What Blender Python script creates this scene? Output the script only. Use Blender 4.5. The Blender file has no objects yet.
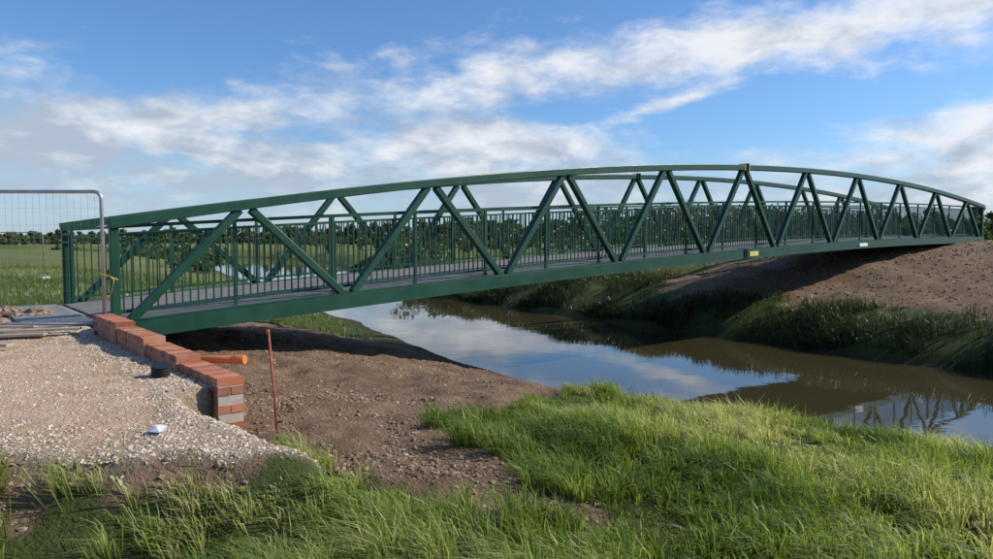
import bpy, math, random
import numpy as np
from mathutils import Vector, Matrix
rng=np.random.default_rng(7); random.seed(7)
scene=bpy.context.scene
E=3.0
DX,DY=0.770,0.638
PX,PY=-5.25,10.1
L=3.5; W=3.8
S0,S1=-0.17,10.10*L
# ------------------------------------------------ helpers
def smooth(t):
    t=np.clip(t,0,1); return t*t*(3-2*t)
def hash2(ix,iy,seed):
    h=(ix.astype(np.int64)*374761393+iy.astype(np.int64)*668265263+seed*1442695041)&0xffffffff
    h=((h^(h>>13))*1274126177)&0xffffffff
    h=(h^(h>>16))&0xffffffff
    return h/4294967295.0
def vnoise(x,y,seed=0):
    x=np.asarray(x,float);y=np.asarray(y,float)
    ix=np.floor(x);iy=np.floor(y);fx=x-ix;fy=y-iy
    fx=fx*fx*(3-2*fx);fy=fy*fy*(3-2*fy)
    a=hash2(ix,iy,seed);b=hash2(ix+1,iy,seed);c=hash2(ix,iy+1,seed);d=hash2(ix+1,iy+1,seed)
    return (a*(1-fx)+b*fx)*(1-fy)+(c*(1-fx)+d*fx)*fy
def fbm(x,y,sc,seed=0,oc=4):
    v=0;a=.5;t=0
    for i in range(oc):
        v=v+a*vnoise(x/sc+17.3*i,y/sc-9.1*i,seed+i);t+=a;a*=.5;sc=sc/2.03
    return v/t-.5
def npmesh(name,V,F,mat,attr=None,smoothf=False,parent=None):
    V=np.asarray(V,np.float32);F=np.asarray(F,np.int32)
    me=bpy.data.meshes.new(name)
    n,k=F.shape
    me.vertices.add(len(V));me.vertices.foreach_set('co',V.ravel())
    me.loops.add(n*k);me.loops.foreach_set('vertex_index',F.ravel())
    me.polygons.add(n)
    me.polygons.foreach_set('loop_start',np.arange(0,n*k,k,dtype=np.int32))
    me.polygons.foreach_set('loop_total',np.full(n,k,np.int32))
    me.update(calc_edges=True)
    if smoothf: me.polygons.foreach_set('use_smooth',np.ones(n,bool))
    else: me.polygons.foreach_set('use_smooth',np.zeros(n,bool))
    if attr is not None:
        at=me.attributes.new('mask','FLOAT_COLOR','POINT')
        at.data.foreach_set('color',np.asarray(attr,np.float32).ravel())
    me.materials.append(mat)
    ob=bpy.data.objects.new(name,me);scene.collection.objects.link(ob)
    if parent: ob.parent=parent
    return ob
class MB:
    def __init__(s): s.v=[];s.f=[]
    def prism(s,pts_a,pts_b):
        o=len(s.v);k=len(pts_a);s.v+= [tuple(p) for p in pts_a]+[tuple(p) for p in pts_b]
        for i in range(k):
            j=(i+1)%k;s.f.append((o+i,o+j,o+k+j,o+k+i))
        s.f.append(tuple(o+i for i in reversed(range(k))));s.f.append(tuple(o+k+i for i in range(k)))
    def beam(s,a,b,side,w,h):
        a=Vector(a);b=Vector(b);t=(b-a).normalized();side=Vector(side);side=(side-t*side.dot(t)).normalized();up=t.cross(side)
        c=[(-w/2,-h/2),(w/2,-h/2),(w/2,h/2),(-w/2,h/2)]
        s.prism([a+side*i+up*j for i,j in c],[b+side*i+up*j for i,j in c])
    def sweep(s,pts,side,w,h):
        pts=[Vector(p) for p in pts];side=Vector(side);o=len(s.v);n=len(pts)
        for i,p in enumerate(pts):
            t=(pts[min(i+1,n-1)]-pts[max(i-1,0)]).normalized();up=t.cross(side).normalized()
            if up.z<0: up=-up
            for a,b in [(-w/2,-h/2),(w/2,-h/2),(w/2,h/2),(-w/2,h/2)]: s.v.append(tuple(p+side*a+up*b))
        for i in range(n-1):
            for k in range(4):
                j=(k+1)%4;s.f.append((o+4*i+k,o+4*i+j,o+4*i+4+j,o+4*i+4+k))
        s.f.append((o+3,o+2,o+1,o));m=o+4*(n-1);s.f.append((m,m+1,m+2,m+3))
    def tube(s,pts,r,k=10):
        pts=[Vector(p) for p in pts];o=len(s.v);n=len(pts)
        ref=Vector((0.13,.21,.97))
        for i,p in enumerate(pts):
            t=(pts[min(i+1,n-1)]-pts[max(i-1,0)]).normalized()
            a=t.cross(ref)
            if a.length<.2: a=t.cross(Vector((1,0,0)))
            a.normalize();b=t.cross(a)
            rr=r[i] if isinstance(r,(list,tuple)) else r
            for j in range(k):
                an=2*math.pi*j/k;s.v.append(tuple(p+a*math.cos(an)*rr+b*math.sin(an)*rr))
        for i in range(n-1):
            for j in range(k):
                q=(j+1)%k;s.f.append((o+k*i+j,o+k*i+q,o+k*i+k+q,o+k*i+k+j))
        s.f.append(tuple(o+j for j in reversed(range(k))));s.f.append(tuple(o+k*(n-1)+j for j in range(k)))
    def make(s,name,mat,parent=None,bevel=0,sm=False):
        me=bpy.data.meshes.new(name);me.from_pydata([tuple(v) for v in s.v],[],s.f)
        import bmesh
        bm=bmesh.new();bm.from_mesh(me);bmesh.ops.recalc_face_normals(bm,faces=bm.faces);bm.to_mesh(me);bm.free()
        me.materials.append(mat)
        ob=bpy.data.objects.new(name,me);scene.collection.objects.link(ob)
        if parent: ob.parent=parent
        if bevel:
            m=ob.modifiers.new('b','BEVEL');m.width=bevel;m.segments=2;m.limit_method='ANGLE';m.angle_limit=math.radians(40)
        if sm:
            for p in me.polygons:p.use_smooth=len(p.vertices)==4
        return ob
def empty(name):
    e=bpy.data.objects.new(name,None);e.empty_display_size=.2;scene.collection.objects.link(e);return e
class NT:
    def __init__(s,nt): s.nt=nt
    def n(s,t,**k):
        nd=s.nt.nodes.new(t)
        for a,b in k.items(): setattr(nd,a,b)
        return nd
    def l(s,a,b): s.nt.links.new(a,b)
    def put(s,sock,v):
        if hasattr(v,'links'): s.l(v,sock)
        else: sock.default_value=v
    def m(s,op,a,b=0.0,c=0.0,clamp=False):
        nd=s.n('ShaderNodeMath',operation=op,use_clamp=clamp)
        s.put(nd.inputs[0],a);s.put(nd.inputs[1],b);s.put(nd.inputs[2],c);return nd.outputs[0]
    def mix(s,f,a,b,bt='MIX'):
        nd=s.n('ShaderNodeMix',data_type='RGBA',blend_type=bt)
        s.put(nd.inputs[0],f)
        for i,v in ((6,a),(7,b)):
            if hasattr(v,'links'): s.l(v,nd.inputs[i])
            else: nd.inputs[i].default_value=(*v[:3],1)
        return nd.outputs[2]
    def noise(s,vec,scale,detail=4,rough=.55,dist=0):
        nd=s.n('ShaderNodeTexNoise');nd.inputs['Scale'].default_value=scale;nd.inputs['Detail'].default_value=detail
        nd.inputs['Roughness'].default_value=rough;nd.inputs['Distortion'].default_value=dist
        if vec is not None:s.l(vec,nd.inputs['Vector'])
        return nd.outputs['Fac']
    def ramp(s,f,stops):
        nd=s.n('ShaderNodeValToRGB');cr=nd.color_ramp
        while len(cr.elements)<len(stops): cr.elements.new(.5)
        for e,(p,c) in zip(cr.elements,stops):
            e.position=p;e.color=(*c[:3],1)
        s.put(nd.inputs[0],f);return nd.outputs[0]
    def mr(s,v,a,b,c=0,d=1,st='LINEAR'):
        nd=s.n('ShaderNodeMapRange',interpolation_type=st)
        s.put(nd.inputs[0],v)
        for i,x in enumerate((a,b,c,d)): nd.inputs[i+1].default_value=x
        return nd.outputs[0]
def newmat(name):
    m=bpy.data.materials.new(name);m.use_nodes=True;nt=m.node_tree
    b=nt.nodes['Principled BSDF'];return m,NT(nt),b
def simple(name,col,rough=.6,metal=0,var=.25,scale=8,bump=.0,bscale=60,dark=None):
    m,t,b=newmat(name);tc=t.n('ShaderNodeTexCoord')
    f=t.noise(tc.outputs['Object'],scale,5,.6)
    f=t.mr(f,.3,.7)
    c1=tuple(x*(1-var) for x in col) if dark is None else dark
    c2=tuple(min(1,x*(1+var)) for x in col)
    t.l(t.mix(f,c1,c2),b.inputs['Base Color'])
    b.inputs['Roughness'].default_value=rough;b.inputs['Metallic'].default_value=metal
    if bump:
        bp=t.n('ShaderNodeBump');bp.inputs['Strength'].default_value=bump;bp.inputs['Distance'].default_value=.01
        t.l(t.noise(tc.outputs['Object'],bscale,4),bp.inputs['Height']);t.l(bp.outputs[0],b.inputs['Normal'])
    return m
# ------------------------------------------------ camera
cam=bpy.data.cameras.new('camera');co=bpy.data.objects.new('camera',cam);scene.collection.objects.link(co)
cam.sensor_width=36;cam.lens=36*720/993;cam.clip_end=9000;cam.clip_start=.05
co.location=(0,0,E);co.rotation_euler=(math.radians(90-3.14),0,0);scene.camera=co
scene.view_settings.view_transform='Standard';scene.view_settings.look='None';scene.view_settings.exposure=0
# ------------------------------------------------ sun + sky
SAZ=math.atan2(.96,.10);SEL=math.radians(36)
sd=Vector((math.sin(SAZ)*math.cos(SEL),math.cos(SAZ)*math.cos(SEL),math.sin(SEL)))
sl=bpy.data.lights.new('sun','SUN');sl.energy=5.0;sl.angle=math.radians(.53);sl.color=(1,.925,.80)
so=bpy.data.objects.new('sun',sl);scene.collection.objects.link(so);so.rotation_euler=sd.to_track_quat('Z','Y').to_euler()
w=bpy.data.worlds.new('World');scene.world=w;w.use_nodes=True;t=NT(w.node_tree)
for n in list(w.node_tree.nodes): w.node_tree.nodes.remove(n)
sky=t.n('ShaderNodeTexSky',sky_type='NISHITA');sky.sun_disc=False;sky.sun_elevation=SEL;sky.sun_rotation=SAZ
sky.air_density=1.0;sky.dust_density=.6;sky.ozone_density=2.5;sky.altitude=0
tc=t.n('ShaderNodeTexCoord');sp=t.n('ShaderNodeSeparateXYZ');t.l(tc.outputs['Generated'],sp.inputs[0])
x,y,z=sp.outputs
zc=t.m('MAXIMUM',z,0.0);zz=t.m('ADD',zc,.13)
cb=t.n('ShaderNodeCombineXYZ');t.l(t.m('DIVIDE',x,zz),cb.inputs[0]);t.l(t.m('DIVIDE',y,zz),cb.inputs[1])
mp=t.n('ShaderNodeMapping');mp.inputs['Rotation'].default_value=(0,0,math.radians(-20));mp.inputs['Scale'].default_value=(.9,1.1,1);mp.inputs['Location'].default_value=(3.1,1.7,0)
t.l(cb.outputs[0],mp.inputs[0])
az=t.m('ARCTAN2',x,y);el=t.m('ARCSINE',z)
mp2=t.n('ShaderNodeMapping');mp2.inputs['Scale'].default_value=(1,1,2.3);mp2.inputs['Location'].default_value=(5.2,2.4,1.3)
t.l(tc.outputs['Generated'],mp2.inputs[0])
n1=t.noise(mp.outputs[0],1.3,7,.60,.3)
nP=t.noise(mp2.outputs[0],6.5,7,.60,.25)
n2=t.noise(mp2.outputs[0],19,5,.62,.2)
def gauss(cx,cy,sx,sy,amp,slope=0):
    a=t.m('DIVIDE',t.m('SUBTRACT',az,cx),sx)
    e0=t.m('SUBTRACT',el,cy)
    if slope: e0=t.m('SUBTRACT',e0,t.m('MULTIPLY',t.m('SUBTRACT',az,cx),slope))
    b=t.m('DIVIDE',e0,sy)
    r=t.m('ADD',t.m('MULTIPLY',a,a),t.m('MULTIPLY',b,b))
    return t.m('MULTIPLY',t.m('POWER',2.718,t.m('MULTIPLY',r,-1.0)),amp)
bias=0.0
for g in [(0.0,.215,.40,.036,.18,.10),(.52,.275,.24,.045,.24,.05),(-.40,.10,.45,.062,.24,0),(.60,.085,.18,.045,.26,0),
          (.30,.150,.12,.026,-.20,0),(-.48,.31,.28,.06,-.24,0),(.14,.325,.16,.035,-.16,0),(.24,.180,.07,.012,.28,.2),(0.05,.128,.15,.030,.20,0),(-.30,.165,.22,.026,.10,0),(.15,.06,.3,.03,.12,0),(-.02,.33,.12,.012,.12,0),(.05,.168,.14,.012,-.10,0)]:
    bias=t.m('ADD',bias,gauss(*g))
base=t.m('ADD',t.m('MULTIPLY',n1,.35),t.m('MULTIPLY',nP,.65))
cov=t.m('ADD',t.m('ADD',base,bias),t.m('MULTIPLY',t.m('SUBTRACT',n2,.5),.26))
dens=t.mr(cov,.49,.78,0,1,'SMOOTHSTEP')
n3=t.noise(mp2.outputs[0],12,6,.58,.2)
shade=t.mr(t.m('ADD',t.m('ADD',n3,t.m('MULTIPLY',el,1.0)),t.m('MULTIPLY',az,.12)),.52,.78)
ccol=t.mix(shade,(3.7,4.3,5.2),(7.3,7.45,7.7))
skyc=t.mix(1.0,sky.outputs[0],(.68,.94,1.24),'MULTIPLY')
haze=t.mr(el,0,.14,.6,0,'SMOOTHSTEP')
skyc=t.mix(haze,skyc,(4.2,5.1,6.2))
fin=t.mix(t.m('MULTIPLY',dens,.93),skyc,ccol)
bg=t.n('ShaderNodeBackground');bg.inputs[1].default_value=.122;t.l(fin,bg.inputs[0])
ow=t.n('ShaderNodeOutputWorld');t.l(bg.outputs[0],ow.inputs[0])
# ------------------------------------------------ terrain function
ny=np.array([-60,-2,3,6,9,13,19,33,45,60,86,110,135,160,3000.]);nx=np.array([70,19.5,13.2,9.6,6.5,2.0,-1.7,-8.5,-14.5,-22,-35,-50,-88,-170,-9000.])
fy=np.array([-60,2,8,16,22.7,39,62,90,118,145,172,3000.]);fx=np.array([77,24,17.6,11,6.4,-3.6,-11.5,-20,-34,-68,-150,-9000.])
def sq(x,y): return (x-PX)*DX+(y-PY)*DY, -(x-PX)*DY+(y-PY)*DX
dirt_poly=np.array([(1.9,9.6),(.6,8.0),(-.6,6.7),(-.35,5.6),(.2,4.8),(.45,4.1),(-.05,3.95),(-.7,4.5),(-1.45,5.0),(-2.3,5.2),(-3.0,6.5),(-5.6,10.0),(-9,14),(-7.2,17.2),(-3.8,19),(-1.2,18.8),(2.6,13.2)])
def poly_sd(x,y,P):
    d=np.full(x.shape,1e9);ins=np.zeros(x.shape,bool);n=len(P)
    for i in range(n):
        a=P[i];b=P[(i+1)%n];ex,ey=b-a
        tt=np.clip(((x-a[0])*ex+(y-a[1])*ey)/(ex*ex+ey*ey),0,1)
        d=np.minimum(d,np.hypot(x-a[0]-tt*ex,y-a[1]-tt*ey))
        c=((a[1]>y)!=(b[1]>y))&(x<(b[0]-a[0])*(y-a[1])/(b[1]-a[1]+1e-12)+a[0])
        ins^=c
    return np.where(ins,d,-d)
def masks(x,y):
    s,q=sq(x,y)
    nz=fbm(x,y,.8,3,4);nb=fbm(x,y,2.5,31,3);nf=fbm(x,y,.25,37,3)
    plat=np.where(q>-5.15,smooth((-.42-s)/.05),smooth((-.3-s+nz*.4)/.5))*smooth((y-3.3+nz*.3)/.8)*smooth((6.5-q)/2.5)
    path=plat*smooth((y-4.2+nz*.9+nf*.4)/.3)*smooth((-.72-s+nz*.9+nf*.4)/.3)
    edge=plat*smooth((y-3.95+nz*.5+nf*.3)/.2)
    gravel=np.clip(edge-path,0,1)
    near=x<(np.interp(y,ny,nx)+np.interp(y,fy,fx))/2
    sdp=poly_sd(x,y,dirt_poly)
    dirt=smooth((sdp+nz*.8+nf*.3+.1)/.2)*near
    strip=smooth((y-3.78+nz*.6+nf*.5)/.12)*(x<-1.3)*smooth((-.0-s+nz)/.3)*(q<6)
    patch=smooth((.55-np.hypot((x+1.55)/1.3,(y-3.1)/.45)+nz*.9)/.2)*near
    dirt=np.maximum(np.maximum(dirt,strip),patch)
    df=(x-np.interp(y,fy,fx))*.8
    fd=smooth((s-17.0+nz*3)/2.5)*smooth((12+nb*7-np.abs(q+5))/1.6)*smooth((df-1.55+nz*1.8+nf)/.5)*(~near)
    dirt=np.maximum(dirt,fd)*(1-edge)
    return path,gravel,dirt,plat,near,df,s,q
def ground(x,y):
    x=np.asarray(x,float);y=np.asarray(y,float)
    path,gravel,dirt,plat,near,df,s,q=masks(x,y)
    xn=np.interp(y,ny,nx)+fbm(x,y,2.2,5,3)*.7*smooth((x+40)/20)
    dn=(xn-x)*.78
    dn2=dn*np.interp(y,[16,30],[1,.55])
    hn=np.interp(dn2,[-3,-1,0,1.5,3,5,9,40],[-1,-.4,0,.42,.80,1.17,1.42,1.5])
    hn=hn+.12*smooth((q-8)/8)*smooth(dn/12)
    pl=1.80+.02*smooth((s+2.6)/2.0)*smooth((q+1.6)/1.2)
    grass=(1-np.clip(path+gravel+dirt+plat,0,1))
    rough=fbm(x,y,1.4,11,3)*.20*grass+fbm(x,y,.35,23,3)*.06*grass
    rough=rough+dirt*(fbm(x,y,.30,41,4)*.13+fbm(x,y,1.1,47,2)*.16)
    hn=hn*(1-plat)+pl*plat+rough*smooth(dn/1.5)*np.where(plat>.9,.0,1)+gravel*fbm(x,y,.25,51,2)*.05+path*(fbm(x,y,1.2,53,3)*.04+fbm(x,y,.2,57,2)*.012)
    dff=df+fbm(x,y,2.5,6,3)*.9
    hf=np.interp(dff,[-3,-1,0,.6,1.5,3,8,30],[-1,-.4,0,.5,.95,1.2,1.55,1.9])
    e=smooth((s-17)/17)*np.exp(-(np.maximum(np.abs(q-1.0)-5,0)/10)**2)*smooth(dff/2)
    hf=hf+(2.86-hf)*e+smooth(dff/1.5)*(fbm(x,y,1.6,61,4)*.28+dirt*fbm(x,y,.6,65,4)*.22)*np.where(s>S1-1,.2,1)*np.where(np.hypot(x,y)>150,.3,1)
    return np.where(near,hn,hf)
def axis(lo,f0,f1,hi,step,g=1.06):
    a=list(np.arange(f0,f1,step));st=step;v=f1
    while v<hi: a.append(v);st*=g;v+=st
    a.append(hi);st=step;v=f0-step;b=[]
    while v>lo: b.append(v);st*=g;v-=st
    b.append(lo);return np.array(b[::-1]+a)
gx=axis(-4000,-8,9,4000,.05,1.035);gy=axis(-300,2.6,14,5000,.05,1.025)
X,Y=np.meshgrid(gx,gy);Z=ground(X,Y)
pa,gr,di,pl_,nr,df_,s_,q_=masks(X,Y)
V=np.stack([X,Y,Z],-1).reshape(-1,3)
nxn,nyn=len(gx),len(gy)
I=np.arange(nxn*nyn).reshape(nyn,nxn)
F=np.stack([I[:-1,:-1],I[:-1,1:],I[1:,1:],I[1:,:-1]],-1).reshape(-1,4)
att=np.stack([pa,gr,di,np.ones_like(pa)],-1).reshape(-1,4)
m,t,b=newmat('ground_mat')
at=t.n('ShaderNodeAttribute',attribute_name='mask');sp=t.n('ShaderNodeSeparateColor');t.l(at.outputs['Color'],sp.inputs[0])
tc=t.n('ShaderNodeTexCoord');P=tc.outputs['Object']
n_f=t.noise(P,40,4,.6);n_m=t.noise(P,3,5,.6);n_l=t.noise(P,.05,5,.6);n_g=t.noise(P,.6,6,.65)
gcol=t.mix(t.mr(n_g,.35,.65),(.050,.070,.016),(.09,.115,.03))
fld=t.mix(t.mr(n_l,.4,.6),(.11,.165,.04),(.22,.21,.07))
cd=t.n('ShaderNodeSeparateXYZ');t.l(P,cd.inputs[0])
gcol=t.mix(t.mr(cd.outputs[1],25,60),gcol,fld)
gcol=t.mix(t.mr(n_f,.3,.7),t.mix(.35,gcol,(.03,.03,.012)),gcol)
dcol=t.mix(t.mr(n_m,.3,.7),(.19,.118,.070),(.35,.235,.15));dcol=t.mix(t.mr(n_f,.35,.7),t.mix(.5,dcol,(.08,.05,.03)),dcol)
dcol=t.mix(t.mr(n_g,.35,.6,.4,0),dcol,(.13,.08,.05))
pcol=t.mix(t.mr(n_m,.3,.7),(.50,.33,.21),(.66,.475,.33));pcol=t.mix(t.mr(n_f,.35,.65),t.mix(.22,pcol,(.28,.20,.14)),pcol)
vo=t.n('ShaderNodeTexVoronoi');vo.inputs['Scale'].default_value=60;t.l(P,vo.inputs['Vector'])
vs=t.n('ShaderNodeSeparateColor');t.l(vo.outputs['Color'],vs.inputs[0])
grc=t.mix(vs.outputs[0],(.36,.27,.19),(.66,.54,.41))
grc=t.mix(t.mr(vo.outputs['Distance'],.0,1.1),grc,(.26,.195,.14))
c=t.mix(sp.outputs[2],gcol,dcol);c=t.mix(sp.outputs[1],c,grc);c=t.mix(sp.outputs[0],c,pcol)
wet=t.mr(cd.outputs[2],0.0,.28,.75,0);c=t.mix(wet,c,(.035,.03,.018))
t.l(c,b.inputs['Base Color']);b.inputs['Roughness'].default_value=.95;b.inputs['Specular IOR Level'].default_value=.2
bp=t.n('ShaderNodeBump');bp.inputs['Strength'].default_value=.9;bp.inputs['Distance'].default_value=.035
hh=t.m('ADD',n_f,t.m('MULTIPLY',t.noise(P,12,5,.7),1.5));t.l(hh,bp.inputs['Height']);t.l(bp.outputs[0],b.inputs['Normal'])
npmesh('ground',V,F,m,att,True)
# ------------------------------------------------ water
m,t,b=newmat('water_mat');tc=t.n('ShaderNodeTexCoord')
b.inputs['Base Color'].default_value=(.050,.042,.020,1);b.inputs['Roughness'].default_value=.015;b.inputs['IOR'].default_value=1.40
mp=t.n('ShaderNodeMapping');mp.inputs['Rotation'].default_value=(0,0,math.radians(30));mp.inputs['Scale'].default_value=(1,1.5,1);t.l(tc.outputs['Object'],mp.inputs[0])
h=t.m('ADD',t.noise(mp.outputs[0],.8,3,.45),t.m('MULTIPLY',t.noise(mp.outputs[0],4,3,.5),.14))
h=t.m('MULTIPLY',h,t.mr(t.noise(tc.outputs['Object'],.2,2),.4,.6,.2,1))
bp=t.n('ShaderNodeBump');bp.inputs['Strength'].default_value=.10;bp.inputs['Distance'].default_value=.05
t.l(h,bp.inputs['Height']);t.l(bp.outputs[0],b.inputs['Normal'])
npmesh('river_water',[(-600,-80,0),(200,-80,0),(200,400,0),(-600,400,0)],[(0,1,2,3)],m)
# ------------------------------------------------ bridge
CH=.25
def bh(s):
    k=s/(10.3*L);return E-1.14-CH+1.27*k+1.28*k*(1-k)
def dep(s):
    k=s/(10.0*L);return 1.50+CH-.03+3.55*k*(1-k)
def BP(s,q,h): return Vector((PX+DX*s-DY*q,PY+DY*s+DX*q,bh(s)+h))
side=Vector((-DY,DX,0))
m,t,b=newmat('green_paint');tc=t.n('ShaderNodeTexCoord')
f=t.mr(t.noise(tc.outputs['Object'],2.5,6,.65),.3,.7);f2=t.mr(t.noise(tc.outputs['Object'],30,4,.6),.55,.75)
c=t.mix(f,(.005,.044,.024),(.010,.064,.037));c=t.mix(t.m('MULTIPLY',f2,.15),c,(.09,.11,.085))
t.l(c,b.inputs['Base Color']);t.l(t.mr(f,0,1,.34,.50),b.inputs['Roughness'])
b.inputs['Specular IOR Level'].default_value=.4
green=m
bridge=empty('truss_footbridge')
ss=np.linspace(S0,S1,70)
for nm,q in (('near',0),('far',W)):
    c=MB();c.sweep([BP(s,q,CH/2) for s in ss],side,.20,CH)
    c.sweep([BP(s,q,dep(s)-.075) for s in ss],side,.20,.15)
    c.make(nm+'_truss_chords',green,bridge,.012)
    d=MB()
    for i in range(10):
        a=i*L;mt=(i+.5)*L
        d.beam(BP(a+.09,q,CH),BP(mt-.09,q,dep(mt)-.15),side,.13,.12)
        d.beam(BP(mt+.09,q,dep(mt)-.15),BP(a+L-.09,q,CH),side,.13,.12)
    for s in (S0+.07,S1-.08): d.beam(BP(s,q,CH),BP(s,q,dep(s)-.15),side,.12,.12)
    d.make(nm+'_truss_diagonals',green,bridge,.012)
    p=MB()
    for ds in (-.05,.05):
        s=4.5*L+ds
        p.beam(BP(s-.012,q,dep(s)-.075),BP(s+.012,q,dep(s)-.075),side,.27,.22)
        p.beam(BP(s-.012,q,CH/2),BP(s+.012,q,CH/2),side,.26,.30)
    p.make(nm+'_splice_flanges',green,bridge,.003)
    p=MB();p.sweep([BP(s,q,.008) for s in ss],side,.25,.022);p.sweep([BP(s,q,CH+.007) for s in ss],side,.215,.014);p.make(nm+'_chord_flange',green,bridge)
    qq=q+.19 if q==0 else q-.19
    r=MB();sr=np.linspace(S0+.1,S1-.1,60);RT=1.36+.22
    r.sweep([BP(s,qq,RT) for s in sr],side,.05,.05);r.sweep([BP(s,qq,.36) for s in sr],side,.04,.04)
    r.sweep([BP(s,qq,RT-.12) for s in sr],side,.03,.03)
    k=int((S1-S0-.2)/.115)
    for i in range(k+1):
        s=S0+.1+(S1-S0-.2)*i/k;r.beam(BP(s,qq,.37),BP(s,qq,RT-.12),side,.020,.020)
    for i in range(22):
        s=S0+.14+(S1-S0-.28)*i/21;r.beam(BP(s,qq,.2),BP(s,qq,RT),side,.05,.05)
    r.make(nm+'_railing',green,bridge)
dk=MB();dk.sweep([BP(s,W/2,.235) for s in ss],side,W-.24,.05)
deckm=simple('deck_mat',(.17,.165,.155),.9,0,.3,5,.5,120)
dk.make('deck',deckm,bridge)
cbm=MB()
for i in range(42):
    s=i*L/4+.02
    if s<S1: cbm.beam(BP(s,.1,.11),BP(s,W-.1,.11),(DX,DY,0),.1,.18)
cbm.make('cross_beams',green,bridge)
tape=simple('yellow_tape',(.65,.52,.12),.5,0,.15);white=simple('white_label_mat',(.75,.74,.68),.6,0,.1)
p=MB();s=4.5*L
for ds in(-.10,.10):p.beam(BP(s+ds-.02,0,dep(s)-.075),BP(s+ds+.02,0,dep(s)-.075),side,.225,.17)
p.make('transport_straps',tape,bridge)
p=MB();s=4.62*L;p.beam(BP(s-.22,-.112,.12),BP(s+.22,-.112,.12),side,.012,.13);p.make('yellow_label',tape,bridge)
p=MB();s=6.6*L;p.beam(BP(s-.30,-.112,.12),BP(s+.30,-.112,.12),side,.012,.11);p.make('white_label',white,bridge)
conc=simple('concrete_mat',(.34,.32,.29),.9,0,.2,4,.4,50)
ab=empty('concrete_abutment')
p=MB();p.beam(BP(S0+.0,-.15,-.6),BP(S0+.0,W+.2,-.6),(DX,DY,0),.62,1.18);p.make('bearing_shelf',conc,ab,.02)
p=MB();p.beam(BP(S0-.1,.12,.09),BP(S0-.1,W-.12,.09),(DX,DY,0),.14,.30);p.make('curtain_wall',conc,ab,.01)
ab=empty('concrete_abutment')
p=MB();p.beam(BP(S1-.2,-.5,-.42),BP(S1-.2,W+.5,-.42),(DX,DY,0),1.0,.8);p.make('bearing_shelf',conc,ab,.02)
p=MB();p.beam(BP(S1+.15,.0,.1),BP(S1+.15,W,.1),(DX,DY,0),.2,.4);p.make('curtain_wall',conc,ab,.02)
# ------------------------------------------------ brick wing wall (real bricks)
BA=Vector((-5.06,9.2,0));BB=Vector((-2.22,5.80,0));bd=(BB-BA).normalized();bn=Vector((-bd.y,bd.x,0))
if bn.x<0: bn=-bn
LEN=(BB-BA).length
V=[];Fc=[];tone=[]
def brick(u,w_,z0,lu,lw,lz,tn):
    o=len(V)
    for a,bb,cc in [(0,0,0),(1,0,0),(1,1,0),(0,1,0),(0,0,1),(1,0,1),(1,1,1),(0,1,1)]:
        j=[random.uniform(-.0025,.0025) for _ in range(3)]
        P_=BA+bd*(u+a*lu+j[0])+bn*(w_+bb*lw+j[1]);V.append((P_.x,P_.y,z0+cc*lz+j[2]))
        tone.append((tn,tn,tn,1))
    for f in [(0,3,2,1),(4,5,6,7),(0,1,5,4),(1,2,6,5),(2,3,7,6),(3,0,4,7)]: Fc.append([o+k for k in f])
segs=[(0,1.2,E-.945,0),(1.2,2.35,E-1.005,.02),(2.35,3.4,E-1.065,.04),(3.4,LEN,E-1.125,.06)]
core=MB()
for u0,u1,zt,off in segs:
    n=int(round((u1-u0)/.075));st=(u1-u0)/n
    for i in range(n): brick(u0+i*st+.005,-.1075+off,zt-.065,st-.010,.215,.065,random.random())
    z=zt-.075-.065;row=0
    while z>E-2.0:
        for wv in (-.1075,.005):
            u=u0-(row%2)*.1125
            while u<u1-.02:
                a=max(u,u0);bb=min(u+.215,u1)
                if bb-a>.03: brick(a,wv+off,z,bb-a,.1025,.065,random.random())
                u+=.225
        z-=.075;row+=1
    A=BA+bd*(u0+.012)+bn*off;B_=BA+bd*(u1-.007)+bn*off
    core.beam((A.x,A.y,(zt-.007+E-2.1)/2),(B_.x,B_.y,(zt-.007+E-2.1)/2),bn,.205,(zt-.007)-(E-2.1))
m,t,b=newmat('brick_mat');at=t.n('ShaderNodeAttribute',attribute_name='mask');tc=t.n('ShaderNodeTexCoord')
c=t.ramp(at.outputs['Fac'],[(0,(.24,.075,.042)),(.35,(.42,.135,.065)),(.7,(.56,.21,.10)),(1,(.38,.15,.085))])
nn=t.noise(tc.outputs['Object'],60,4,.7);c=t.mix(t.mr(nn,.4,.7,0,.4),c,(.18,.08,.05))
du=t.noise(tc.outputs['Object'],5,5,.7);c=t.mix(t.mr(du,.48,.68,0,.5),c,(.42,.32,.24))
t.l(c,b.inputs['Base Color']);b.inputs['Roughness'].default_value=.85
bp=t.n('ShaderNodeBump');bp.inputs['Strength'].default_value=.5;bp.inputs['Distance'].default_value=.004;t.l(t.noise(tc.outputs['Object'],180,4),bp.inputs['Height']);t.l(bp.outputs[0],b.inputs['Normal'])
wall=empty('brick_retaining_wall')
npmesh('bricks',V,Fc,m,tone,False,wall)
core.make('mortar',simple('mortar_mat',(.42,.37,.31),.95,0,.15,20,.3,150),wall)
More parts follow.
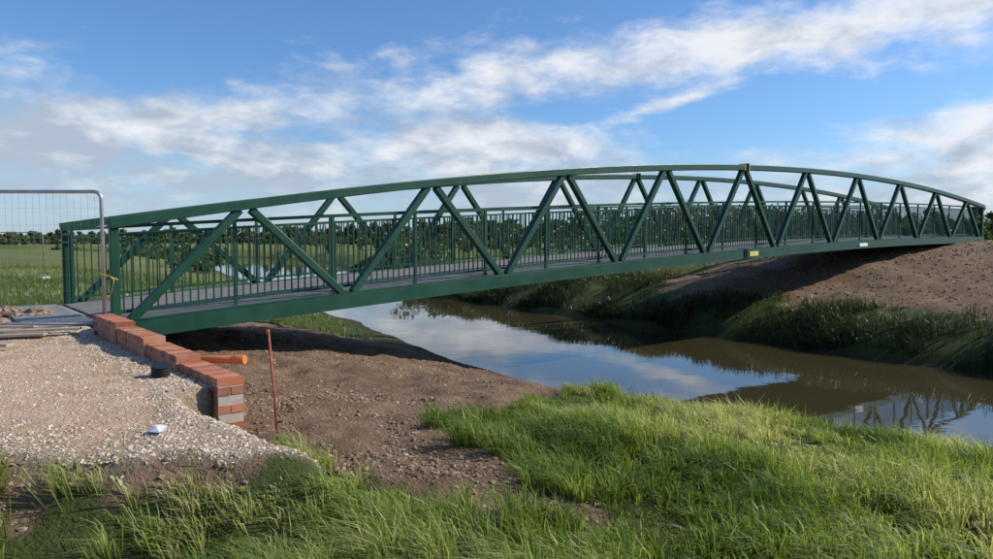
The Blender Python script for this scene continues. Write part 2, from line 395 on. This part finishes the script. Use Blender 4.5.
# ------------------------------------------------ pipes, post
op=simple('orange_plastic',(.62,.19,.05),.4,0,.1);blk=simple('black_plastic',(.015,.015,.016),.45,0,.2)
p=MB()
a=Vector((-2.86,6.85,E-1.14));bb=Vector((-2.36,6.76,E-1.13));ax=(bb-a).normalized()
p.tube([a,bb-ax*.13],.038,20);p.tube([bb-ax*.14,bb-ax*.02],.045,20);p.make('orange_drain_pipe',op,None,.003,True)
p=MB();a=Vector((-3.0,6.35,E-1.36));pts=[];rr=[]
for i in range(40):
    u=i/39;pts.append(a+Vector((.13*u*0.3,-.05*u,.26*u)));rr.append(.08 if (i//2)%2 else .068)
p.tube(pts,rr,20);p.make('black_corrugated_duct',blk,None,0,False)
rust=simple('rusty_steel',(.36,.09,.05),.7,.2,.35,20,.3,80)
p=MB();gz=float(ground(np.array([-1.73]),np.array([5.6]))[0])
p.tube([(-1.72,5.6,gz-.1),(-1.745,5.6,gz+.35),(-1.785,5.6,E-.70)],.010,10);p.tube([(-1.787,5.6,E-.74),(-1.789,5.6,E-.70)],.014,10)
p.make('rusty_marker_post',rust,None,0,True)
# ------------------------------------------------ temporary fence panels
galv=simple('galvanised_steel',(.42,.43,.44),.38,.7,.15,10)
def fence(ox,oy,oz,ang,Wd=3.4,H=1.85,foot=True,r=.019):
    e=empty('temporary_fence_panel')
    c_,s__=math.cos(ang),math.sin(ang)
    def T(u,z,n=0): return Vector((ox+c_*u-s__*n,oy+s__*u+c_*n,oz+z))
    p=MB();R=.09
    pts=[T(0,0)]
    for i in range(7):
        a=math.pi/2*i/6;pts.append(T(-R+R*math.cos(a),H-R+R*math.sin(a)))
    for i in range(7):
        a=math.pi/2*i/6;pts.append(T(-Wd+R-R*math.sin(a),H-R+R*math.cos(a)))
    pts.append(T(-Wd,0));p.tube(pts,r,12);p.tube([T(-.02,.12),T(-Wd+.02,.12)],r*.8,8);p.make('frame',galv,e,0,True)
    p=MB();n=int(Wd/.085)
    for i in range(1,n): p.beam(T(-Wd*i/n,.12),T(-Wd*i/n,H-.01),(c_,s__,0),.0018,.0018)
    for i in range(1,8): p.beam(T(-.01,.12+(H-.12)*i/8,.004),T(-Wd+.01,.12+(H-.12)*i/8,.004),(-s__,c_,0),.0018,.0018)
    p.make('wire_mesh',galv,e)
    if foot:
        p=MB()
        for u in (0,-Wd): p.beam(T(u,.05,-.33),T(u,.05,.33),(c_,s__,0),.22,.11)
        p.make('base_blocks',conc,e,.03)
    return e
fence(-5.0,9.15,E-1.19,math.radians(0),H=1.80,foot=False,r=.024)
p=MB();p.beam((-5.10,8.90,E-1.17),(-5.10,9.12,E-1.17),(1,0,0),.18,.09);p.make('fence_base_block',conc,None,.02)
for k in range(3): fence(-19.5-3.5*k,31,float(ground(np.array([-20.]),np.array([31.]))[0]),math.radians(6),H=2.0)
p=MB();p.tube([(-4.99,9.1,E-.42),(-4.87,9.06,E-.45),(-4.80,9.02,E-.50),(-4.84,9.05,E-.62),(-4.90,9.05,E-.78)],.005,8)
p.tube([(-5.10,9.1,E-.40),(-4.76,9.04,E-.50)],.009,8)
p.make('yellow_strap',simple('yellow_plastic',(.45,.38,.06),.5),None,0,True)
wood=simple('timber_mat',(.34,.29,.23),.85,0,.3,3,.3,40)
for (x0,y0,x1,y1,w_,zz_) in [(-7.4,8.3,-5.5,8.75,.20,.02),(-8.0,9.1,-6.1,9.5,.18,.03),(-6.4,8.6,-5.2,8.95,.12,.065),(-6.0,8.0,-5.3,7.8,.1,.02)]:
    g=E-1.175
    p=MB();p.beam((x0,y0,g+zz_),(x1,y1,g+zz_+.01),(-.2,1,0),w_,.03);p.make('timber_plank',wood,None,.004)
p=MB()
p.beam(Vector((*BP(S0-.55,.1,0).xy,E-1.155)),Vector((*BP(S0-.55,W-.1,0).xy,E-1.155)),(DX,DY,0),.85,.03);p.make('steel_ramp_plate',simple('ramp_mat',(.22,.22,.21),.7,.2,.3),None,.004)
# ------------------------------------------------ stones
phi=(1+5**.5)/2
ico=np.array([(-1,phi,0),(1,phi,0),(-1,-phi,0),(1,-phi,0),(0,-1,phi),(0,1,phi),(0,-1,-phi),(0,1,-phi),(phi,0,-1),(phi,0,1),(-phi,0,-1),(-phi,0,1)])/1.9
icf=np.array([(0,11,5),(0,5,1),(0,1,7),(0,7,10),(0,10,11),(1,5,9),(5,11,4),(11,10,2),(10,7,6),(7,1,8),(3,9,4),(3,4,2),(3,2,6),(3,6,8),(3,8,9),(4,9,5),(2,4,11),(6,2,10),(8,6,7),(9,8,1)])
def stones(name,x,y,size,mat,sink=.2,flat=.75):
    n=len(x);z=ground(x,y)
    a=rng.uniform(0,6.28,n);v=np.repeat(ico[None],n,0)*rng.uniform(.65,1.35,(n,12,1))
    v=v*np.stack([rng.uniform(.8,1.3,n),rng.uniform(.6,1.1,n),rng.uniform(.5,.9,n)*flat/.75],-1)[:,None,:]*size[:,None,None]
    tl=rng.uniform(-.5,.5,n);vy=v[...,1]*np.cos(tl)[:,None]-v[...,2]*np.sin(tl)[:,None];vz=v[...,1]*np.sin(tl)[:,None]+v[...,2]*np.cos(tl)[:,None]
    vx=v[...,0]*np.cos(a)[:,None]-vy*np.sin(a)[:,None];vy2=v[...,0]*np.sin(a)[:,None]+vy*np.cos(a)[:,None]
    P_=np.stack([vx+x[:,None],vy2+y[:,None],vz+(z+size*sink)[:,None]],-1).reshape(-1,3)
    Fq=(icf[None]+(np.arange(n)*12)[:,None,None]).reshape(-1,3)
    tn=np.repeat(rng.random(n),12);return npmesh(name,P_,Fq,mat,np.stack([tn,tn,tn,np.ones_like(tn)],-1))
def tonemat(name,stops,rough=.9):
    m,t,b=newmat(name);at=t.n('ShaderNodeAttribute',attribute_name='mask');tc=t.n('ShaderNodeTexCoord')
    c=t.ramp(at.outputs['Fac'],stops);n=t.noise(tc.outputs['Object'],70,3,.6)
    c=t.mix(t.mr(n,.4,.7,0,.25),c,(.15,.12,.09));t.l(c,b.inputs['Base Color']);b.inputs['Roughness'].default_value=rough;return m
gm=tonemat('gravel_mat',[(0,(.38,.28,.19)),(.4,(.56,.44,.32)),(.8,(.64,.53,.41)),(1,(.70,.63,.54))])
dm=tonemat('clod_mat',[(0,(.16,.10,.06)),(.6,(.27,.178,.112)),(.95,(.33,.235,.16)),(1,(.42,.36,.28))])
x=rng.uniform(-8,-.8,210000);y=rng.uniform(3,11.5,210000);M=masks(x,y)
k=rng.random(len(x))<np.clip(M[1]*.8+M[0]*.10*np.exp(-((x+y*0)+3)**2/8)+M[0]*.03,0,1)
x=x[k];y=y[k];stones('gravel',x,y,.004+.011*rng.random(len(x))**3,gm,.0)
x=np.concatenate([rng.uniform(-8,3,90000),rng.uniform(-3,1,30000)]);y=np.concatenate([rng.uniform(3.4,19,90000),rng.uniform(3.2,8,30000)]);M=masks(x,y)
k=rng.random(len(x))<M[2]*np.clip(.3+fbm(x,y,.7,77,3)*2.2,.03,1);x=x[k];y=y[k]
stones('soil_clods',x,y,.004+.024*rng.random(len(x))**5,dm,.0)
x=rng.uniform(8,30,50000);y=rng.uniform(12,36,50000);M=masks(x,y);k=rng.random(len(x))<M[2]*.5;x=x[k];y=y[k]
stones('soil_clods',x,y,.012+.05*rng.random(len(x))**5,dm,.0)
x=rng.normal(-8.3,.7,500);y=rng.normal(11.3,.35,500);stones('rubble_pile',x,y,.03+.07*rng.random(500)**2,dm,.4)
stones('white_stone',np.array([-2.1]),np.array([4.42]),np.array([.05]),simple('white_stone_mat',(.78,.77,.74),.8),.5)
# ------------------------------------------------ grass
def grassmat(name,stops,tr=.35):
    m,t,b=newmat(name);at=t.n('ShaderNodeAttribute',attribute_name='mask');sp=t.n('ShaderNodeSeparateColor');t.l(at.outputs['Color'],sp.inputs[0])
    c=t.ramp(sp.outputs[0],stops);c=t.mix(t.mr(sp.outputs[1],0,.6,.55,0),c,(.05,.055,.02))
    t.l(c,b.inputs['Base Color']);b.inputs['Roughness'].default_value=.42;b.inputs['Specular IOR Level'].default_value=.5
    tl=t.n('ShaderNodeBsdfTranslucent');t.l(t.mix(.6,c,t.mix(1.0,c,(1.8,1.8,.7),'MULTIPLY')),tl.inputs[0])
    ms=t.n('ShaderNodeMixShader');ms.inputs[0].default_value=tr;t.l(b.outputs[0],ms.inputs[1]);t.l(tl.outputs[0],ms.inputs[2])
    t.l(ms.outputs[0],t.nt.nodes['Material Output'].inputs[0]);return m
def blades(name,x,y,h,w_,lx,ly,tone,mat,z=None):
    n=len(x);z=ground(x,y)-.01 if z is None else z
    a=rng.uniform(0,math.pi,n);cx=np.cos(a)*w_/2;cy=np.sin(a)*w_/2
    P_=np.zeros((n,5,3));B0=np.stack([x,y,z],-1)
    side_=np.stack([cx,cy,0*cx],-1);lean=np.stack([lx,ly,0*lx],-1)
    ln=np.hypot(lx,ly);up=np.zeros((n,3));up[:,2]=1
    mid=B0+lean*.32*h[:,None]+up*(h*.60)[:,None]
    tip=B0+lean*1.0*h[:,None]+up*(h*np.clip(1.02-.38*ln,.25,1))[:,None]
    P_[:,0]=B0-side_;P_[:,1]=B0+side_;P_[:,2]=mid-side_*.8;P_[:,3]=mid+side_*.8;P_[:,4]=tip
    f=np.array([(0,1,3),(0,3,2),(2,3,4)]);Fq=(f[None]+(np.arange(n)*5)[:,None,None]).reshape(-1,3)
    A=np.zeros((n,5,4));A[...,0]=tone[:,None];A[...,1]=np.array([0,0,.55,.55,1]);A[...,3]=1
    return npmesh(name,P_.reshape(-1,3),Fq,mat,A.reshape(-1,4))
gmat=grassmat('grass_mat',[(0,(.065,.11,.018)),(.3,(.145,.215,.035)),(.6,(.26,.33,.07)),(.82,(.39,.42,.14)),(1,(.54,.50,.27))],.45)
def fieldgrass(x,y):
    M=masks(x,y)
    dn=(np.interp(y,ny,nx)-x)*.78
    cov=(1-np.clip(M[0]+M[1]+M[2],0,1))*(M[4])*(dn>.1)*(M[3]<.75)
    return cov,dn
nt=17500
r=2.2+11*rng.random(nt)**.75;th=rng.uniform(-1.0,1.0,nt)
tx=r*np.sin(th);ty=r*np.cos(th)
cov,dn=fieldgrass(tx,ty)
ln_=fbm(tx,ty,1.0,91,4)
bare=smooth((fbm(tx,ty,.55,97,3)+.20)/.14)
k=(rng.random(nt)<cov*np.where(tx<-.6,np.maximum(bare,.06),np.maximum(bare,.45)))
tx=tx[k];ty=ty[k];ln_=ln_[k];nb=34
hs=np.clip(.16+ln_*.66+rng.uniform(-.05,.10,len(tx)),.04,.42)
tone_t=np.clip(.52+fbm(tx,ty,1.3,101,4)*1.8+rng.normal(0,.15,len(tx)),0,1)
N=len(tx)*nb
bx=np.repeat(tx,nb);by=np.repeat(ty,nb);bhh=np.repeat(hs,nb)*rng.uniform(.45,1.15,N)
an=rng.uniform(0,6.283,N);rad=np.abs(rng.normal(0,.042,N))
bx=bx+np.cos(an)*rad;by=by+np.sin(an)*rad
wx=-.45+.7*fbm(bx,by,1.0,141,2);wy=-.20+1.2*fbm(bx,by,1.0,151,2)
lm=rng.uniform(.1,.8,N)
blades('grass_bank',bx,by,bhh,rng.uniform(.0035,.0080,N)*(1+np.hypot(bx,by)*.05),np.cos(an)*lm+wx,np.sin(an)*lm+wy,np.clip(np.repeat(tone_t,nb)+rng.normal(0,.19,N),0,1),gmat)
print('blades',N)
n=50000
x=rng.uniform(-30,12,n);y=rng.uniform(9,45,n);cov,dn=fieldgrass(x,y);k=rng.random(n)<cov*smooth((dn-.3)/1.5);x=x[k];y=y[k];n=len(x)
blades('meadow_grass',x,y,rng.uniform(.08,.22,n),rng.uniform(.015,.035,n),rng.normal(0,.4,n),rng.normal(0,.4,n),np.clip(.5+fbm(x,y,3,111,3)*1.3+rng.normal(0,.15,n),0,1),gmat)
rm=grassmat('reed_mat',[(0,(.016,.028,.008)),(.4,(.036,.056,.013)),(.75,(.085,.11,.028)),(1,(.20,.18,.08))],.22)
n=150000
y=rng.uniform(3,75,n)**1.0;df=rng.uniform(-.1,1,n)**1.4*4.2;x=np.interp(y,fy,fx)+df/.8
M=masks(x,y);nn=fbm(x,y,1.3,121,4);nn2=fbm(x,y,4.0,127,2)
k=(rng.random(n)<(1-M[2])*np.clip(.55+nn*2.4,.03,1));x=x[k];y=y[k];df=df[k];nn=nn[k];nn2=nn2[k];n=len(x)
blades('riverbank_vegetation',x,y,np.clip(rng.uniform(.12,.50,n)+nn*.9+nn2*.5,.06,1.0)*np.clip(1.2-df*.18,.3,1),rng.uniform(.012,.032,n),rng.normal(-.15,.45,n),rng.normal(-.1,.45,n),np.clip(.12+.15*df+nn*1.1+rng.normal(0,.14,n),0,1),rm)  # tone drops towards the water, painting the bank's shade into the blade colour
n=60000
x=rng.uniform(-20,45,n);y=rng.uniform(14,75,n);M=masks(x,y);k=(M[5]>2.2)&(rng.random(n)<(1-M[2]));x=x[k];y=y[k];n=len(x)
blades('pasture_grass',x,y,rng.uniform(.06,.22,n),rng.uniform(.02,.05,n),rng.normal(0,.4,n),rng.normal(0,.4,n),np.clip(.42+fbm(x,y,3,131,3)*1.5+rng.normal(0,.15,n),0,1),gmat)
# ------------------------------------------------ distant trees and hedges
tm=grassmat('foliage_mat',[(0,(.035,.055,.018)),(.4,(.065,.095,.026)),(.75,(.12,.14,.04)),(1,(.21,.18,.07))],.25)  # greens lightened, so distance haze is painted into the leaf colour
bark=simple('bark_mat',(.07,.055,.04),.9)
def crowns(name,T,leaf,per):
    Vs=[];A=[];tr=MB()
    for (cx,cy,H,Wd,tn) in T:
        gz=float(ground(np.array([cx]),np.array([cy]))[0])
        k=max(6,int(H*1.1));cc=np.stack([rng.normal(0,.42,k)*Wd,rng.normal(0,.42,k)*Wd,H*rng.uniform(.15,.9,k)],-1);rr=rng.uniform(.25,.45,k)*Wd*(1.15-.55*np.clip(cc[:,2]/H,0,1))
        idx=rng.integers(0,k,per);dv=rng.normal(0,1,(per,3));dv/=np.linalg.norm(dv,axis=1)[:,None]
        p_=cc[idx]+dv*(rr[idx]*rng.uniform(.5,1.1,per))[:,None]*np.array([1,1,.8])
        p_[:,2]=np.clip(p_[:,2],.0,None);p_+=np.array([cx,cy,gz])
        sz=leaf*rng.uniform(.5,1.3,per);a1=rng.normal(0,1,(per,3));a2=rng.normal(0,1,(per,3))
        a1/=np.linalg.norm(a1,axis=1)[:,None];a2-=a1*(a1*a2).sum(1)[:,None];a2/=np.linalg.norm(a2,axis=1)[:,None]
        a1*=sz[:,None];a2*=sz[:,None]*.7
        Vs.append(np.stack([p_-a1,p_-a2,p_+a1,p_+a2],1).reshape(-1,3))
        tt=np.clip(tn+rng.normal(0,.12,per),0,1)
        a=np.zeros((per,4,4));a[...,0]=tt[:,None];a[...,1]=1;a[...,3]=1;A.append(a.reshape(-1,4))
        if H>3.5:
            tr.tube([(cx,cy,gz-.2),(cx+.1,cy,gz+H*.3),(cx,cy+.1,gz+H*.7)],[H*.028,H*.02,H*.008],7)
            for j in range(4):
                c_=cc[j%k];tr.tube([(cx+.05,cy,gz+H*(.25+.08*j)),(cx+c_[0]*.9,cy+c_[1]*.9,gz+max(c_[2],H*.4))],[H*.012,H*.004],5)
    Vv=np.concatenate(Vs);n=len(Vv)//4
    e=empty(name);npmesh('foliage',Vv,np.arange(n*4).reshape(-1,4),tm,np.concatenate(A),False,e)
    if tr.v: tr.make('trunks',bark,e)
def px(u,z): return (u-496.5)/720*z
T=[]
for u in np.arange(-160,1200,5):
    z_=rng.uniform(210,330);tgt=np.interp(u,[0,250,400,520,620,700,800,960,1150],[8,13,18,22,34,36,30,26,22])*rng.uniform(.5,1.1)
    H=tgt/720*z_+ (E-1.8);T.append((px(u,z_),z_,max(H,2.5),max(H,3)*.75,rng.uniform(.1,.8)))
crowns('distant_tree_line',T,.65,430)
T=[]
for u in np.arange(-200,1200,4):
    z_=170+20*math.sin(u*.01);T.append((px(u,z_),z_,rng.uniform(1.2,2.2),1.5,rng.uniform(.2,.7)))
crowns('distant_hedge',T,.3,130)
T=[]
for i in range(60):
    y_=rng.uniform(48,130);side_=random.random()<.3
    x_=(np.interp(y_,ny,nx)-rng.uniform(2,6)) if side_ else (np.interp(y_,fy,fx)+rng.uniform(2,26));T.append((x_,y_,rng.uniform(.8,2.6),rng.uniform(1,2.4),rng.uniform(.2,.8)))
crowns('riverside_bushes',T,.14,480)
T=[]
for i in range(22):
    z_=rng.uniform(75,130);u=rng.uniform(900,1090);T.append((px(u,z_),z_,rng.uniform(3.5,6),rng.uniform(2,3),rng.uniform(.2,.6)))
crowns('tree_group',T,.28,700)
